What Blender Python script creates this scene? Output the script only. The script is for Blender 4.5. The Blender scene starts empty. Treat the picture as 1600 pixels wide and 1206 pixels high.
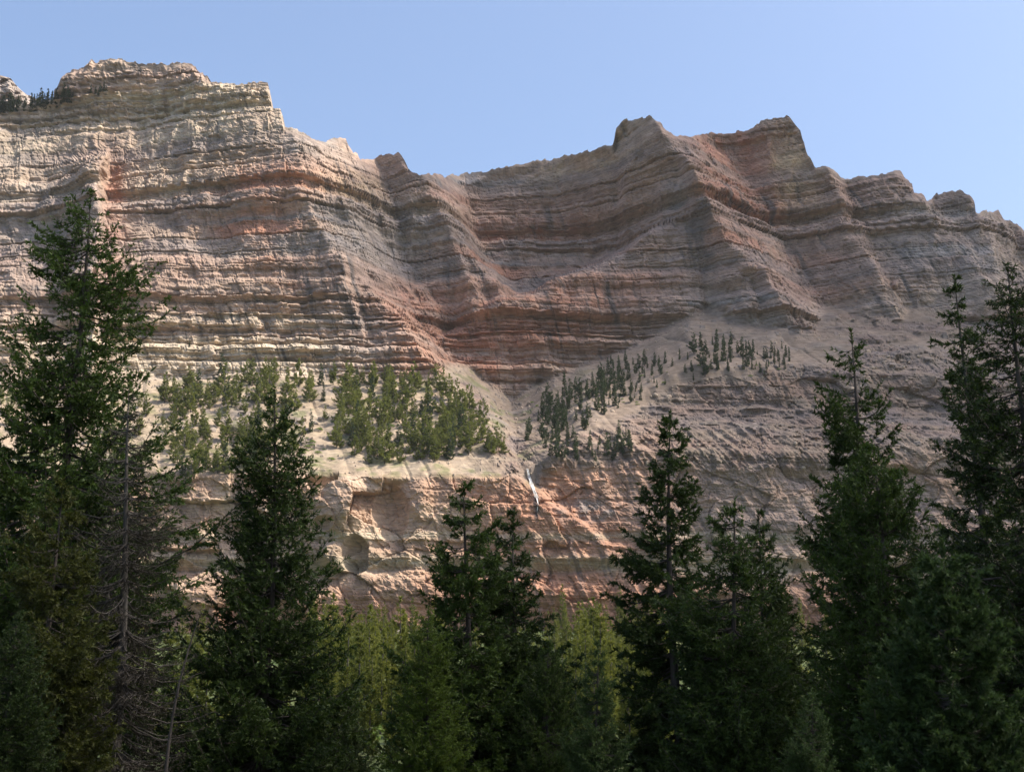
import bpy, math
import numpy as np
R = math.radians
rng = np.random.default_rng(7)
scene = bpy.context.scene
col = scene.collection

# ------------------------------------------------------------------ camera, sky, sun, exposure
PITCH, LENS, CAMZ = 14.6, 50.0, 1.7
cam = bpy.data.cameras.new('camera'); cam.lens = LENS; cam.sensor_width = 36; cam.sensor_fit = 'HORIZONTAL'
cam.clip_start = 0.5; cam.clip_end = 20000
cam.dof.use_dof = True; cam.dof.focus_distance = 700; cam.dof.aperture_fstop = 2.8
camo = bpy.data.objects.new('camera', cam); col.objects.link(camo)
camo.location = (0, 0, CAMZ); camo.rotation_euler = (R(90 + PITCH), 0, 0)
scene.camera = camo

SUN_EL, SUN_AZ = 54.0, 97.0        # azimuth measured from the view direction towards the right
SUN = np.array([math.cos(R(SUN_EL)) * math.sin(R(SUN_AZ)), math.cos(R(SUN_EL)) * math.cos(R(SUN_AZ)), math.sin(R(SUN_EL))])
w = bpy.data.worlds.new('World'); scene.world = w; w.use_nodes = True
nt = w.node_tree; nt.nodes.clear()
sky = nt.nodes.new('ShaderNodeTexSky'); sky.sky_type = 'NISHITA'; sky.sun_disc = False
sky.sun_elevation = R(SUN_EL); sky.sun_rotation = R(SUN_AZ); sky.altitude = 300; sky.air_density = 1.0; sky.dust_density = 4.6; sky.ozone_density = 2.4
bg = nt.nodes.new('ShaderNodeBackground'); bg.inputs['Strength'].default_value = 0.12
out = nt.nodes.new('ShaderNodeOutputWorld')
nt.links.new(sky.outputs['Color'], bg.inputs['Color']); nt.links.new(bg.outputs[0], out.inputs['Surface'])
sl = bpy.data.lights.new('sun', 'SUN'); sl.energy = 3.6; sl.angle = R(0.53); sl.color = (1.0, 0.92, 0.79)
so = bpy.data.objects.new('sun', sl); col.objects.link(so)
so.rotation_euler = (R(90 - SUN_EL), 0, R(180 - SUN_AZ))
scene.view_settings.view_transform = 'Standard'; scene.view_settings.look = 'None'
scene.view_settings.exposure = 1.15; scene.view_settings.gamma = 1.0
scene.cycles.max_bounces = 5; scene.cycles.diffuse_bounces = 3; scene.cycles.transparent_max_bounces = 12
scene.cycles.volume_bounces = 1; scene.cycles.use_denoising = True

# ------------------------------------------------------------------ passing cumulus overhead (outside the frame; the photo shows their shade on the right-hand cliffs and the foreground)
def cloud(name, gx, gy, a, b, thick, dens, seed, alt=1400.0):
    g = np.random.default_rng(seed); nth, nr = 96, 22
    th = np.arange(nth) * 2 * math.pi / nth
    wob = 1 + sum(g.normal(0, .05 / k ** .5) * np.cos(k * th + g.random() * 6.3) for k in (2, 3, 4, 5, 7, 9))
    rho = np.linspace(0, 1, nr)[1:]
    c = np.array([gx, gy, 0]) + SUN * (alt / SUN[2])
    def sheet(sign):
        V = []
        for r in rho[:-1] if sign < 0 else rho:
            h = thick * (1 - r ** 2) ** .8 * (1 + .18 * np.sin(5 * th + 7 * r + seed) + .12 * np.sin(11 * th - 9 * r))
            V.append(np.stack([c[0] + a * wob * r * np.cos(th), c[1] + b * wob * r * np.sin(th), c[2] + sign * h * (1 if sign > 0 else .3)], -1))
        return V
    up, dn = sheet(1), sheet(-1)
    V = [np.array([[c[0], c[1], c[2] + thick]])] + up + dn[::-1] + [np.array([[c[0], c[1], c[2] - .3 * thick]])]
    V = np.concatenate(V); rings = len(up) + len(dn); Fc = []
    ix = lambda r, t: 1 + r * nth + t % nth
    Fc = [(0, ix(0, t), ix(0, t + 1)) for t in range(nth)]
    for r in range(rings - 1):
        for t in range(nth): Fc += [(ix(r, t), ix(r + 1, t), ix(r + 1, t + 1)), (ix(r, t), ix(r + 1, t + 1), ix(r, t + 1))]
    Fc += [(len(V) - 1, ix(rings - 1, t + 1), ix(rings - 1, t)) for t in range(nth)]
    me = bpy.data.meshes.new(name); me.from_pydata(V.tolist(), [], Fc); me.update()
    m = bpy.data.materials.new(name + '_vapour'); m.use_nodes = True; n = m.node_tree.nodes; n.remove(n['Principled BSDF'])
    pv = n.new('ShaderNodeVolumePrincipled'); pv.inputs['Density'].default_value = dens; pv.inputs['Color'].default_value = (.98, .98, .98, 1); pv.inputs['Anisotropy'].default_value = .5
    m.node_tree.links.new(pv.outputs[0], n['Material Output'].inputs['Volume'])
    me.materials.append(m)
    o = bpy.data.objects.new(name, me); col.objects.link(o); o['kind'] = 'stuff'; return o
cloud('cloud', 275, 810, 420, 400, 170, .0082, 3)
cloud('cloud', -60, 880, 275, 220, 140, .013, 9, 1650.0)
cloud('cloud', 40, -60, 300, 155, 170, .0068, 4)

# ------------------------------------------------------------------ pixel <-> world helpers (photo pixels, 1600 x 1206)
F = 1600 * LENS / 36.0
cp, sp = math.cos(R(PITCH)), math.sin(R(PITCH))
def rays(px, py):
    """direction per photo pixel, scaled so that its y component is 1"""
    x = (np.asarray(px, float) - 800) / F; u = (603 - np.asarray(py, float)) / F
    dy = cp - u * sp; dz = sp + u * cp
    return x / dy, dz / dy
def at(px, py, Y):
    a, b = rays(px, py)
    return np.array([a * Y, np.full_like(np.asarray(a, float), 1.0) * Y if np.ndim(a) else Y, b * Y + CAMZ])

# ------------------------------------------------------------------ numpy noise
def hsh(a, b=0, c=0, seed=0):
    with np.errstate(over='ignore'):
        h = (np.asarray(a).astype(np.int64).astype(np.uint32) * np.uint32(374761393)
             + np.asarray(b).astype(np.int64).astype(np.uint32) * np.uint32(668265263)
             + np.asarray(c).astype(np.int64).astype(np.uint32) * np.uint32(2147483647) + np.uint32(seed * 974711 + 13))
        h = (h ^ (h >> np.uint32(13))) * np.uint32(1274126177)
        h = (h ^ (h >> np.uint32(16))) * np.uint32(2246822519)
        h = h ^ (h >> np.uint32(15))
    return h.astype(np.float64) / 4294967295.0
def sm(t): return t * t * (3 - 2 * t)
def vn(x, y, z=None, seed=0):
    """value noise, -1..1"""
    x = np.asarray(x, float); y = np.asarray(y, float)
    xi, yi = np.floor(x), np.floor(y); fx, fy = sm(x - xi), sm(y - yi)
    if z is None:
        v = ((hsh(xi, yi, 0, seed) * (1 - fx) + hsh(xi + 1, yi, 0, seed) * fx) * (1 - fy)
             + (hsh(xi, yi + 1, 0, seed) * (1 - fx) + hsh(xi + 1, yi + 1, 0, seed) * fx) * fy)
        return v * 2 - 1
    z = np.asarray(z, float); zi = np.floor(z); fz = sm(z - zi)
    r = 0
    for k, wz in ((0, 1 - fz), (1, fz)):
        r = r + wz * ((hsh(xi, yi, zi + k, seed) * (1 - fx) + hsh(xi + 1, yi, zi + k, seed) * fx) * (1 - fy)
                      + (hsh(xi, yi + 1, zi + k, seed) * (1 - fx) + hsh(xi + 1, yi + 1, zi + k, seed) * fx) * fy)
    return r * 2 - 1
def fbm(x, y, z=None, oct=4, seed=0, gain=0.5):
    r = 0; a = 1; f = 1
    for k in range(oct):
        r = r + a * (vn(x * f, y * f, None if z is None else z * f, seed + k * 31)); a *= gain; f *= 2.03
    return r
def facets(u, v, seed):
    """Voronoi cells, each with its own tilted plane: broken rock. Returns height and edge closeness."""
    ui, vi = np.floor(u), np.floor(v)
    best = np.full(u.shape, 9.0); second = best.copy(); val = np.zeros(u.shape)
    for dx in (-1, 0, 1):
        for dy in (-1, 0, 1):
            cx, cy = ui + dx, vi + dy
            ox = cx + hsh(cx, cy, 1, seed); oy = cy + hsh(cx, cy, 2, seed)
            du, dv = u - ox, v - oy
            d = du * du + dv * dv
            pl = (hsh(cx, cy, 3, seed) - .5) * 1.2 + du * (hsh(cx, cy, 4, seed) - .5) * 2.2 + dv * (hsh(cx, cy, 5, seed) - .5) * 1.8
            m = d < best
            second = np.where(m, best, np.minimum(second, d)); val = np.where(m, pl, val); best = np.where(m, d, best)
    return val, np.sqrt(second) - np.sqrt(best)
def gblur(A, s):
    n = int(3 * s); k = np.exp(-0.5 * (np.arange(-n, n + 1) / s) ** 2); k /= k.sum()
    for ax in (0, 1):
        P = np.pad(A, [(n, n) if i == ax else (0, 0) for i in (0, 1)], mode='edge')
        A = sum(k[i] * (P[i:i + A.shape[0], :] if ax == 0 else P[:, i:i + A.shape[1]]) for i in range(2 * n + 1))
    return A

# ------------------------------------------------------------------ mesh / object helpers
def mesh_np(name, V, Fc, mat=None, smooth=False, colors=None):
    V = np.ascontiguousarray(V, dtype=np.float32).reshape(-1, 3); Fc = np.asarray(Fc, dtype=np.int32)
    me = bpy.data.meshes.new(name); n = Fc.shape[1]
    me.vertices.add(len(V)); me.vertices.foreach_set('co', V.ravel())
    me.loops.add(Fc.size); me.loops.foreach_set('vertex_index', Fc.ravel())
    me.polygons.add(len(Fc)); me.polygons.foreach_set('loop_start', np.arange(0, Fc.size, n, dtype=np.int32))
    try: me.polygons.foreach_set('loop_total', np.full(len(Fc), n, dtype=np.int32))
    except Exception: pass
    me.polygons.foreach_set('use_smooth', np.full(len(Fc), smooth))
    if colors is not None:
        at_ = me.attributes.new('tone', 'FLOAT_COLOR', 'POINT')
        c4 = np.ones((len(V), 4), np.float32); c4[:, :colors.shape[1]] = colors
        at_.data.foreach_set('color', c4.ravel())
    me.update(calc_edges=True)
    if mat: me.materials.append(mat)
    return me
def obj(name, me, parent=None, loc=None, kind=None):
    o = bpy.data.objects.new(name, me); col.objects.link(o)
    if parent: o.parent = parent
    if loc is not None: o.location = loc
    if kind: o['kind'] = kind
    return o
def tag(o, label, cat, group=None):
    o['label'] = label; o['category'] = cat
    if group: o['group'] = group
    return o
def empty(name, loc):
    o = bpy.data.objects.new(name, None); o.empty_display_size = .2; col.objects.link(o); o.location = loc; return o
def tubes(P0, P1, r0, r1, sides=4):
    """tapered tubes between point pairs -> verts, quads"""
    P0 = np.atleast_2d(P0); P1 = np.atleast_2d(P1); n = len(P0)
    d = P1 - P0; d /= np.linalg.norm(d, axis=1, keepdims=True) + 1e-9
    ref = np.where(np.abs(d[:, 2:3]) > .9, np.array([[1., 0, 0]]), np.array([[0, 0, 1.]]))
    a = np.cross(d, ref); a /= np.linalg.norm(a, axis=1, keepdims=True) + 1e-9; b = np.cross(d, a)
    ang = np.arange(sides) * 2 * math.pi / sides
    ring = a[:, None, :] * np.cos(ang)[None, :, None] + b[:, None, :] * np.sin(ang)[None, :, None]
    V = np.concatenate([P0[:, None] + ring * np.reshape(r0, (-1, 1, 1)), P1[:, None] + ring * np.reshape(r1, (-1, 1, 1))], 1).reshape(-1, 3)
    i = np.arange(sides); j = (i + 1) % sides
    q = np.stack([i, j, j + sides, i + sides], 1)
    return V, (q[None] + (np.arange(n) * 2 * sides)[:, None, None]).reshape(-1, 4)
def ribbons(P0, P1, r0, r1):
    d = norm(P1 - P0); a = norm(np.cross(d, np.array([.31, .52, .8])))
    n_ = len(P0); V = np.stack([P0 - a * r0, P0 + a * r0, P1 + a * r1, P1 - a * r1], 1).reshape(-1, 3)
    return V, np.arange(4 * n_).reshape(-1, 4)
def norm(a): return a / (np.linalg.norm(a, axis=-1, keepdims=True) + 1e-9)
def join(parts):
    V = []; Q = []; k = 0
    for v, f in parts:
        V.append(v); Q.append(np.asarray(f) + k); k += len(v)
    return np.concatenate(V), np.concatenate(Q)

# ------------------------------------------------------------------ materials
def mat(name):
    m = bpy.data.materials.new(name); m.use_nodes = True
    n = m.node_tree.nodes; l = m.node_tree.links
    return m, n, l, n['Principled BSDF']
def rock_material(name, bump=0.6, scale=1.0):
    m, n, l, b = mat(name)
    at_ = n.new('ShaderNodeAttribute'); at_.attribute_name = 'tone'
    tc = n.new('ShaderNodeTexCoord')
    mp = n.new('ShaderNodeMapping'); mp.inputs['Scale'].default_value = (.14 * scale, .14 * scale, 1.9 * scale)
    l.new(tc.outputs['Object'], mp.inputs[0])
    n1 = n.new('ShaderNodeTexNoise'); n1.inputs['Scale'].default_value = .9; n1.inputs['Detail'].default_value = 6; n1.inputs['Roughness'].default_value = .65
    l.new(mp.outputs[0], n1.inputs['Vector'])
    n2 = n.new('ShaderNodeTexNoise'); n2.inputs['Scale'].default_value = .22 * scale; n2.inputs['Detail'].default_value = 5
    l.new(tc.outputs['Object'], n2.inputs['Vector'])
    r1 = n.new('ShaderNodeMapRange'); r1.inputs[1].default_value = .28; r1.inputs[2].default_value = .72; r1.inputs[3].default_value = .62; r1.inputs[4].default_value = 1.34
    l.new(n1.outputs['Fac'], r1.inputs[0])
    r2 = n.new('ShaderNodeMapRange'); r2.inputs[1].default_value = .3; r2.inputs[2].default_value = .7; r2.inputs[3].default_value = .82; r2.inputs[4].default_value = 1.16
    l.new(n2.outputs['Fac'], r2.inputs[0])
    mu = n.new('ShaderNodeMath'); mu.operation = 'MULTIPLY'; l.new(r1.outputs[0], mu.inputs[0]); l.new(r2.outputs[0], mu.inputs[1])
    vm = n.new('ShaderNodeVectorMath'); vm.operation = 'SCALE'; l.new(at_.outputs['Color'], vm.inputs[0]); l.new(mu.outputs[0], vm.inputs['Scale'])
    l.new(vm.outputs[0], b.inputs['Base Color'])
    b.inputs['Roughness'].default_value = .92; b.inputs['Specular IOR Level'].default_value = .15
    bp = n.new('ShaderNodeBump'); bp.inputs['Strength'].default_value = bump; bp.inputs['Distance'].default_value = .8
    l.new(n1.outputs['Fac'], bp.inputs['Height']); l.new(bp.outputs[0], b.inputs['Normal'])
    return m
def leaf_material(name, dark, light, tip=None, transl=.35):
    """needles: colour varies per tree, with position in the crown and towards fresh tips"""
    m, n, l, b = mat(name)
    oi = n.new('ShaderNodeObjectInfo'); tc = n.new('ShaderNodeTexCoord')
    ns = n.new('ShaderNodeTexNoise'); ns.inputs['Scale'].default_value = 1.1; ns.inputs['Detail'].default_value = 4
    l.new(tc.outputs['Object'], ns.inputs['Vector'])
    ad = n.new('ShaderNodeMath'); ad.operation = 'MULTIPLY_ADD'; ad.inputs[1].default_value = .7
    l.new(oi.outputs['Random'], ad.inputs[0]); l.new(ns.outputs['Fac'], ad.inputs[2])
    mr = n.new('ShaderNodeMapRange'); mr.inputs[1].default_value = .4; mr.inputs[2].default_value = 1.15
    l.new(ad.outputs[0], mr.inputs[0])
    mx = n.new('ShaderNodeMix'); mx.data_type = 'RGBA'
    mx.inputs[6].default_value = (*dark, 1); mx.inputs[7].default_value = (*light, 1); l.new(mr.outputs[0], mx.inputs[0])
    at_ = n.new('ShaderNodeAttribute'); at_.attribute_name = 'tone'
    m2 = n.new('ShaderNodeMix'); m2.data_type = 'RGBA'
    l.new(at_.outputs['Fac'], m2.inputs[0]); l.new(mx.outputs[2], m2.inputs[6]); m2.inputs[7].default_value = (*(tip or light), 1)
    l.new(m2.outputs[2], b.inputs['Base Color']); b.inputs['Roughness'].default_value = .6; b.inputs['Specular IOR Level'].default_value = .25
    tr = n.new('ShaderNodeBsdfTranslucent'); l.new(m2.outputs[2], tr.inputs['Color'])
    ms = n.new('ShaderNodeMixShader'); ms.inputs[0].default_value = transl
    l.new(b.outputs[0], ms.inputs[1]); l.new(tr.outputs[0], ms.inputs[2])
    l.new(ms.outputs[0], n['Material Output'].inputs['Surface'])
    return m
def plain(name, c1, c2, scale=3, rough=.9, stretch=(1, 1, 1), bump=.3, dist=.05):
    m, n, l, b = mat(name)
    tc = n.new('ShaderNodeTexCoord'); mp = n.new('ShaderNodeMapping'); mp.inputs['Scale'].default_value = stretch
    ns = n.new('ShaderNodeTexNoise'); ns.inputs['Scale'].default_value = scale; ns.inputs['Detail'].default_value = 6
    l.new(tc.outputs['Object'], mp.inputs[0]); l.new(mp.outputs[0], ns.inputs['Vector'])
    mr = n.new('ShaderNodeMapRange'); mr.inputs[1].default_value = .32; mr.inputs[2].default_value = .68; l.new(ns.outputs['Fac'], mr.inputs[0])
    mx = n.new('ShaderNodeMix'); mx.data_type = 'RGBA'; mx.inputs[6].default_value = (*c1, 1); mx.inputs[7].default_value = (*c2, 1)
    l.new(mr.outputs[0], mx.inputs[0]); l.new(mx.outputs[2], b.inputs['Base Color']); b.inputs['Roughness'].default_value = rough
    b.inputs['Specular IOR Level'].default_value = .2
    bp = n.new('ShaderNodeBump'); bp.inputs['Strength'].default_value = bump; bp.inputs['Distance'].default_value = dist
    l.new(ns.outputs['Fac'], bp.inputs['Height']); l.new(bp.outputs[0], b.inputs['Normal'])
    return m
M_rock = rock_material('layered_limestone')
M_low = rock_material('broken_red_rock', .7, .9)
M_scree = rock_material('tan_scree', .5, 1.4)
M_bark = plain('bark', (.03, .024, .02), (.085, .07, .06), 6, .95, (1, 1, .25), .6)
M_bark_grey = plain('grey_bark', (.05, .043, .036), (.12, .105, .09), 6, .95, (1, 1, .25), .6)
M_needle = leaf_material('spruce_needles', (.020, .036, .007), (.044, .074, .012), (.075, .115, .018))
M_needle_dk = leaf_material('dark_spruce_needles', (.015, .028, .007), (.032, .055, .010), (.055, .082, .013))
M_needle_blue = leaf_material('blue_spruce_needles', (.026, .048, .014), (.05, .08, .022), (.07, .11, .026))
M_needle_lime = leaf_material('fresh_spruce_needles', (.04, .065, .008), (.075, .11, .012), (.1, .15, .018))
M_needle_olive = leaf_material('olive_spruce_needles', (.028, .034, .007), (.052, .06, .010), (.075, .078, .013))
M_needle_dead = leaf_material('dead_spruce_twigs', (.035, .027, .018), (.062, .05, .035), (.08, .06, .04), .1)
M_needle_tan = leaf_material('red_brown_needles', (.05, .035, .016), (.09, .06, .03), (.12, .075, .03))
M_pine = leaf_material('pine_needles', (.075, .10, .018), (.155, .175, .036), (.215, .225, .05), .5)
M_pine_shade = leaf_material('shaded_pine_needles', (.026, .046, .018), (.05, .075, .028), (.07, .095, .034), .4)  # darker copy of the pine needles; the slope's shade is put into the colour
M_ridge = leaf_material('ridge_fir_needles', (.022, .036, .018), (.04, .055, .024), (.05, .065, .028), .3)
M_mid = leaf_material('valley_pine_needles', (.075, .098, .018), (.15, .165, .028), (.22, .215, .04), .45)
M_bush = leaf_material('shrub_leaves', (.08, .13, .02), (.15, .22, .035), (.2, .28, .05), .4)

# ------------------------------------------------------------------ the cliffs
SKY = np.array([(-320, 192), (-150, 176), (0, 170), (40, 164), (84, 155), (86, 141), (100, 121), (120, 113), (133, 111), (145, 98), (155, 103), (158, 96), (185, 94), (200, 98), (240, 101), (262, 101),
  (275, 97), (300, 101), (312, 113), (325, 121), (330, 128), (345, 131), (360, 137), (390, 133), (410, 130), (418, 132), (422, 145), (424, 168), (438, 170), (443, 185), (442.5, 198),
  (460, 202), (475, 212), (490, 219), (510, 223), (525, 215), (540, 214), (544, 226), (552, 239), (565, 251), (580, 249), (600, 243), (608, 238), (614, 241), (622, 236), (632, 249),
  (638, 263), (645, 271), (660, 274), (700, 275), (730, 270), (760, 267), (800, 259), (830, 253), (870, 246), (900, 241), (930, 234), (945, 229), (957, 222), (962, 198), (975, 189),
  (1000, 183), (1018, 180), (1030, 193), (1045, 209), (1055, 214), (1090, 212), (1120, 208), (1150, 205), (1175, 201), (1185, 193), (1200, 188), (1220, 185), (1232, 181), (1240, 190),
  (1250, 200), (1258, 225), (1262, 241), (1275, 259), (1290, 260), (1305, 266), (1315, 278), (1340, 278), (1375, 274), (1395, 269), (1408, 266), (1415, 279), (1425, 286), (1428, 302),
  (1440, 301), (1448, 313), (1455, 311), (1463, 303), (1480, 299), (1490, 297), (1500, 297), (1515, 306), (1523, 316), (1525, 332), (1545, 331), (1560, 329), (1570, 343), (1588, 349),
  (1602, 362), (1700, 402), (1920, 440)], float)
pxs = np.concatenate([np.arange(-320, -20, 6.0), np.arange(-20, 1620, 1.6), np.arange(1620, 1920, 6.0)])
PYB = 1022.0; PYT = 84.0
NR = 550
sky_y = np.interp(pxs, SKY[:, 0], SKY[:, 1])
sky_y = sky_y + 2.6 * vn(pxs / 11, pxs * 0 + 3.3, seed=5) + 1.5 * (hsh(np.floor(pxs / 5.5 + .4 * vn(pxs / 7, pxs * 0, seed=2)), 7) - .5) * 2 - 3.2 * np.clip(vn(pxs / 6, pxs * 0 + 9, seed=15) - .35, 0, 1) + .35 * (hsh(np.floor(pxs / 2.2), 8) - .5) * 2
pyr = np.linspace(PYT, PYB, NR)
PX = np.repeat(pxs[None], NR, 0); PY = np.repeat(pyr[:, None], len(pxs), 1)
# ridges and gullies wander a little instead of running dead straight
_wx = 13 * vn(PX / 70, PY / 55, seed=201) + 6 * vn(PX / 26, PY / 20, seed=202) + 2.5 * vn(PX / 9, PY / 8, seed=203)
_wx = _wx * np.clip((720 - PY) / 60, .25, 1)
A_, B_ = rays(PX + _wx, PY + 3 * vn(PX / 40, PY / 30, seed=204))
def depth_on_slope(py, px, Yb, pyb, alpha):
    """depth where a slope of angle alpha rising from (pyb, Yb) is seen at row py"""
    _, b0 = rays(px, pyb); _, b1 = rays(px, py); t = math.tan(R(alpha))
    return Yb * (b0 - t) / (b1 - t)
class Plane:
    def __init__(s, P, n): s.P = np.array(P, float) - np.array([0, 0, CAMZ]); s.n = np.array(n, float) / np.linalg.norm(n)
def facing(px, py, Y, az, slope):
    a, s = R(az), R(slope)
    return Plane(at(px, py, Y), (math.sin(a) * math.sin(s), -math.cos(a) * math.sin(s), math.cos(s)))
def solid(planes):
    """depth (y) at which each ray enters the convex solid, inf when it misses"""
    ent = np.full(PX.shape, -1e9); ext = np.full(PX.shape, 1e9)
    for p in planes:
        den = p.n[0] * A_ + p.n[1] + p.n[2] * B_; t = (p.n @ p.P) / np.where(np.abs(den) < 1e-6, 1e-6, den)
        f = den < 0
        ent = np.where(f, np.maximum(ent, t), ent)
        ext = np.where(~f, np.minimum(ext, t), ext)
    return np.where((ent < ext) & (ent > 0), ent, 1e9)
def prow(pa, pb, Yb, slope, bl, br, bump=0):
    """buttress whose ridge runs from pixel pa (top) to pb (foot, at depth Yb); its walls recede at bl / br degrees"""
    Ya = depth_on_slope(pa[1], pa[0], Yb, pb[1], slope)
    A, B = at(pa[0], pa[1], Ya), at(pb[0], pb[1], Yb); e = A - B
    va, vb = rays((pa[0] + pb[0]) / 2, (pa[1] + pb[1]) / 2)
    L = np.array([-math.cos(R(bl)), math.sin(R(bl)), 0]); Rr = np.array([va + .04, 1.0, vb]) / math.hypot(1, vb) if br > 60 else np.array([math.cos(R(br)), math.sin(R(br)), 0])
    nl = np.cross(e, L); nr = np.cross(e, Rr); inn = L + Rr      # both normals point away from the inside of the wedge
    if nl @ inn > 0: nl = -nl
    if nr @ inn > 0: nr = -nr
    return [Plane(A, nl), Plane(A, nr)], Ya
comps = []      # (depth map, region) ; region 0 upper wall, 1 bench
def add(planes, region): comps.append((solid(planes), region))
def wall(*a): add(prow(*a)[0], 0)
# left massif
pl_, ya_ = prow((158, 238), (140, 600), 664, 63, 34, 104); add(pl_ + [facing(158, 240, ya_, -25, 36)], 0)
wall((428, 120), (528, 410), 714, 66, 12, 48)
wall((505, 370), (715, 605), 674, 57, 0, 58)
wall((360, 90), (380, 178), 792, 62, 8, 35)            # set-back top block
# second buttress and the big bowl
wall((612, 225), (692, 335), 776, 64, 40, 60)
wall((668, 300), (752, 478), 738, 66, 38, 60)
# third buttress
wall((1042, 200), (1112, 345), 730, 66, 51, 56)
wall((1092, 300), (1192, 432), 708, 62, 52, 54)
wall((1160, 395), (1250, 535), 686, 66, 52, 42)
# fourth and further right
wall((1236, 170), (1300, 300), 768, 68, 16, 34)
wall((1292, 250), (1420, 540), 704, 66, 30, 50)
wall((1407, 258), (1440, 330), 772, 66, 20, 40)
wall((1516, 290), (1568, 450), 715, 64, 30, 45)
wall((1540, 430), (1640, 540), 690, 60, 22, 30)
wall((1575, 325), (1640, 430), 756, 64, 18, 30)
# lower terrace of the bowl
add([facing(780, 612, 716, -5, 72), facing(780, 480, 750, -60, 30), facing(1085, 420, 722, 60, 85)], 0)
# headwall behind everything
add([facing(800, 450, 905, 4, 60)], 0)
add([facing(1180, 400, 800, -2, 62)], 0)
add([facing(1400, 420, 790, -2, 60)], 0)
# benches: tree-covered on the left, scree on the right; the gully runs where they meet
comps.append((solid([facing(420, 742, 582, 0, 35), facing(725, 650, 620, 55, 40)]), 1))
tier = solid([facing(1150, 545, 668, 0, 33), facing(1080, 612, 640, -6, 66), facing(1200, 735, 592, -3, 60), facing(960, 640, 640, -42, 38)])
tier2 = solid([facing(1400, 540, 672, 0, 31), facing(1380, 630, 634, -2, 60), facing(1290, 600, 640, -40, 45)])
gl = solid([facing(860, 662, 640, -40, 34), facing(930, 712, 587, -4, 78), facing(940, 610, 655, -2, 33)])
comps += [(tier, 1), (tier2, 1), (gl, 1)]
T = np.minimum.reduce([c[0] for c in comps]); REG = np.argmin(np.stack([c[0] for c in comps]), 0)
regs = np.array([c[1] for c in comps]); REG = regs[REG]
front = solid([facing(560, 740, 581, -1, 82)])
REG = np.where(front > T, 2, REG); T = np.maximum(T, front)
REG = np.where((REG == 1) & (PX > 845) & (PY > np.interp(PX, [845, 900, 1000, 1050, 1600], [742, 730, 728, 736, 732]) + 5 * vn(PX / 16, PX * 0, seed=6)), 2, REG)
T = np.clip(T, 300, 1200)
T = 0.75 * gblur(T, 1.2) + 0.25 * gblur(T, 5.0)
wU = gblur((REG == 0).astype(float), 2.5); wB = gblur((REG == 1).astype(float), 2.5); wL = 1 - wU - wB
# cut at the skyline: rows above it collapse onto it
cut = PY < sky_y[None]
fr = np.clip((sky_y - PYT) / (PYB - PYT) * (NR - 1), 0, NR - 1.001); i0 = fr.astype(int); ff = fr - i0; ci = np.arange(len(pxs))
T = np.where(cut, (T[i0, ci] * (1 - ff) + T[i0 + 1, ci] * ff)[None], T)
PY = np.where(cut, sky_y[None], PY); A_, B_ = rays(PX, PY)
X = A_ * T; Y = T.copy(); Z = B_ * T + CAMZ
# ---- beds
S = Z + .03 * X + 7 * vn(X / 170, Y / 170, Z / 260, 11) + 1.1 * vn(X / 34, Y / 34, Z / 40, 12) + .22 * vn(X / 7, Y / 7, Z / 9, 13)
strike = X * .85 + Y * .52
def bed(Tk, seed, sharp, along=45.0, mixv=.45):
    q = S / Tk + .45 * vn(S / Tk * .61, S * 0 + seed * 1.7, seed=seed)
    k = np.floor(q); f = q - k
    h0 = hsh(k, 0, 0, seed) * 2 - 1; h1 = hsh(k + 1, 0, 0, seed) * 2 - 1
    s0 = vn(strike / along + k * 17.31, k * 3.7, seed=seed + 1); s1 = vn(strike / along + (k + 1) * 17.31, (k + 1) * 3.7, seed=seed + 1)
    a = h0 * (1 - mixv) + s0 * mixv * 1.6; b = h1 * (1 - mixv) + s1 * mixv * 1.6
    t = sm(np.clip((f - (1 - sharp)) / sharp, 0, 1))
    return a + (b - a) * t, k, f
b1, k1, f1 = bed(26, 21, .18, 70, .35)
b2, k2, f2 = bed(10.5, 22, .16, 55, .35)
b3, k3, f3 = bed(4.2, 23, .16, 40, .3)
b4, k4, f4 = bed(1.7, 24, .22, 30, .3)
b5, k5, f5 = bed(.95, 25, .3, 25, .3)
def blocks(k, wdt, seed):
    c = (strike + 1.5 * vn(strike / 9, Z / 6, seed=seed)) / wdt + hsh(k, 3, 0, seed) * 9
    return hsh(np.floor(c), k, 5, seed) - .5
blk = 2.8 * blocks(k2, 9, 41) + 1.9 * blocks(k3, 5, 42) + 1.2 * blocks(k4, 2.6, 43)
butt = 7 * fbm(X / 55, Y / 55, Z / 150, 3, 51) + 3.2 * (1 - np.abs(fbm(X / 16, Y / 16, Z / 60, 3, 52))) - 2
rough = .6 * fbm(X / 4, Y / 4, Z / 3, 4, 53, .68)
ledge = np.clip(f2 * 1.0, 0, 1)
mass = .25 + 1.0 * sm(hsh(k1, 77, 0, 5)) + .25 * vn(X / 80, Y / 80, Z / 60, 6)      # massive sheer beds alternate with thin-bedded ones
und = -2.3 * ((f3 < .2) & (hsh(k3, 78) < .55)) * mass - 1.1 * ((f4 < .3) & (hsh(k4, 79) < .4)) - 3.4 * ((f2 < .12) & (hsh(k2, 80) < .5))
und = .5 * und * np.clip(.75 + .8 * vn(strike / 22, S / 5, seed=83), 0, 1.3)
jc = (strike + 2.0 * vn(strike / 12, Z / 10, seed=44)) / 6.5 + hsh(k2, 3, 0, 45) * 9; jf = jc - np.floor(jc)
jc2 = (strike + 1.0 * vn(strike / 6, Z / 5, seed=46)) / 2.6 + hsh(k3, 3, 0, 47) * 9; jf2 = jc2 - np.floor(jc2)
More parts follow.
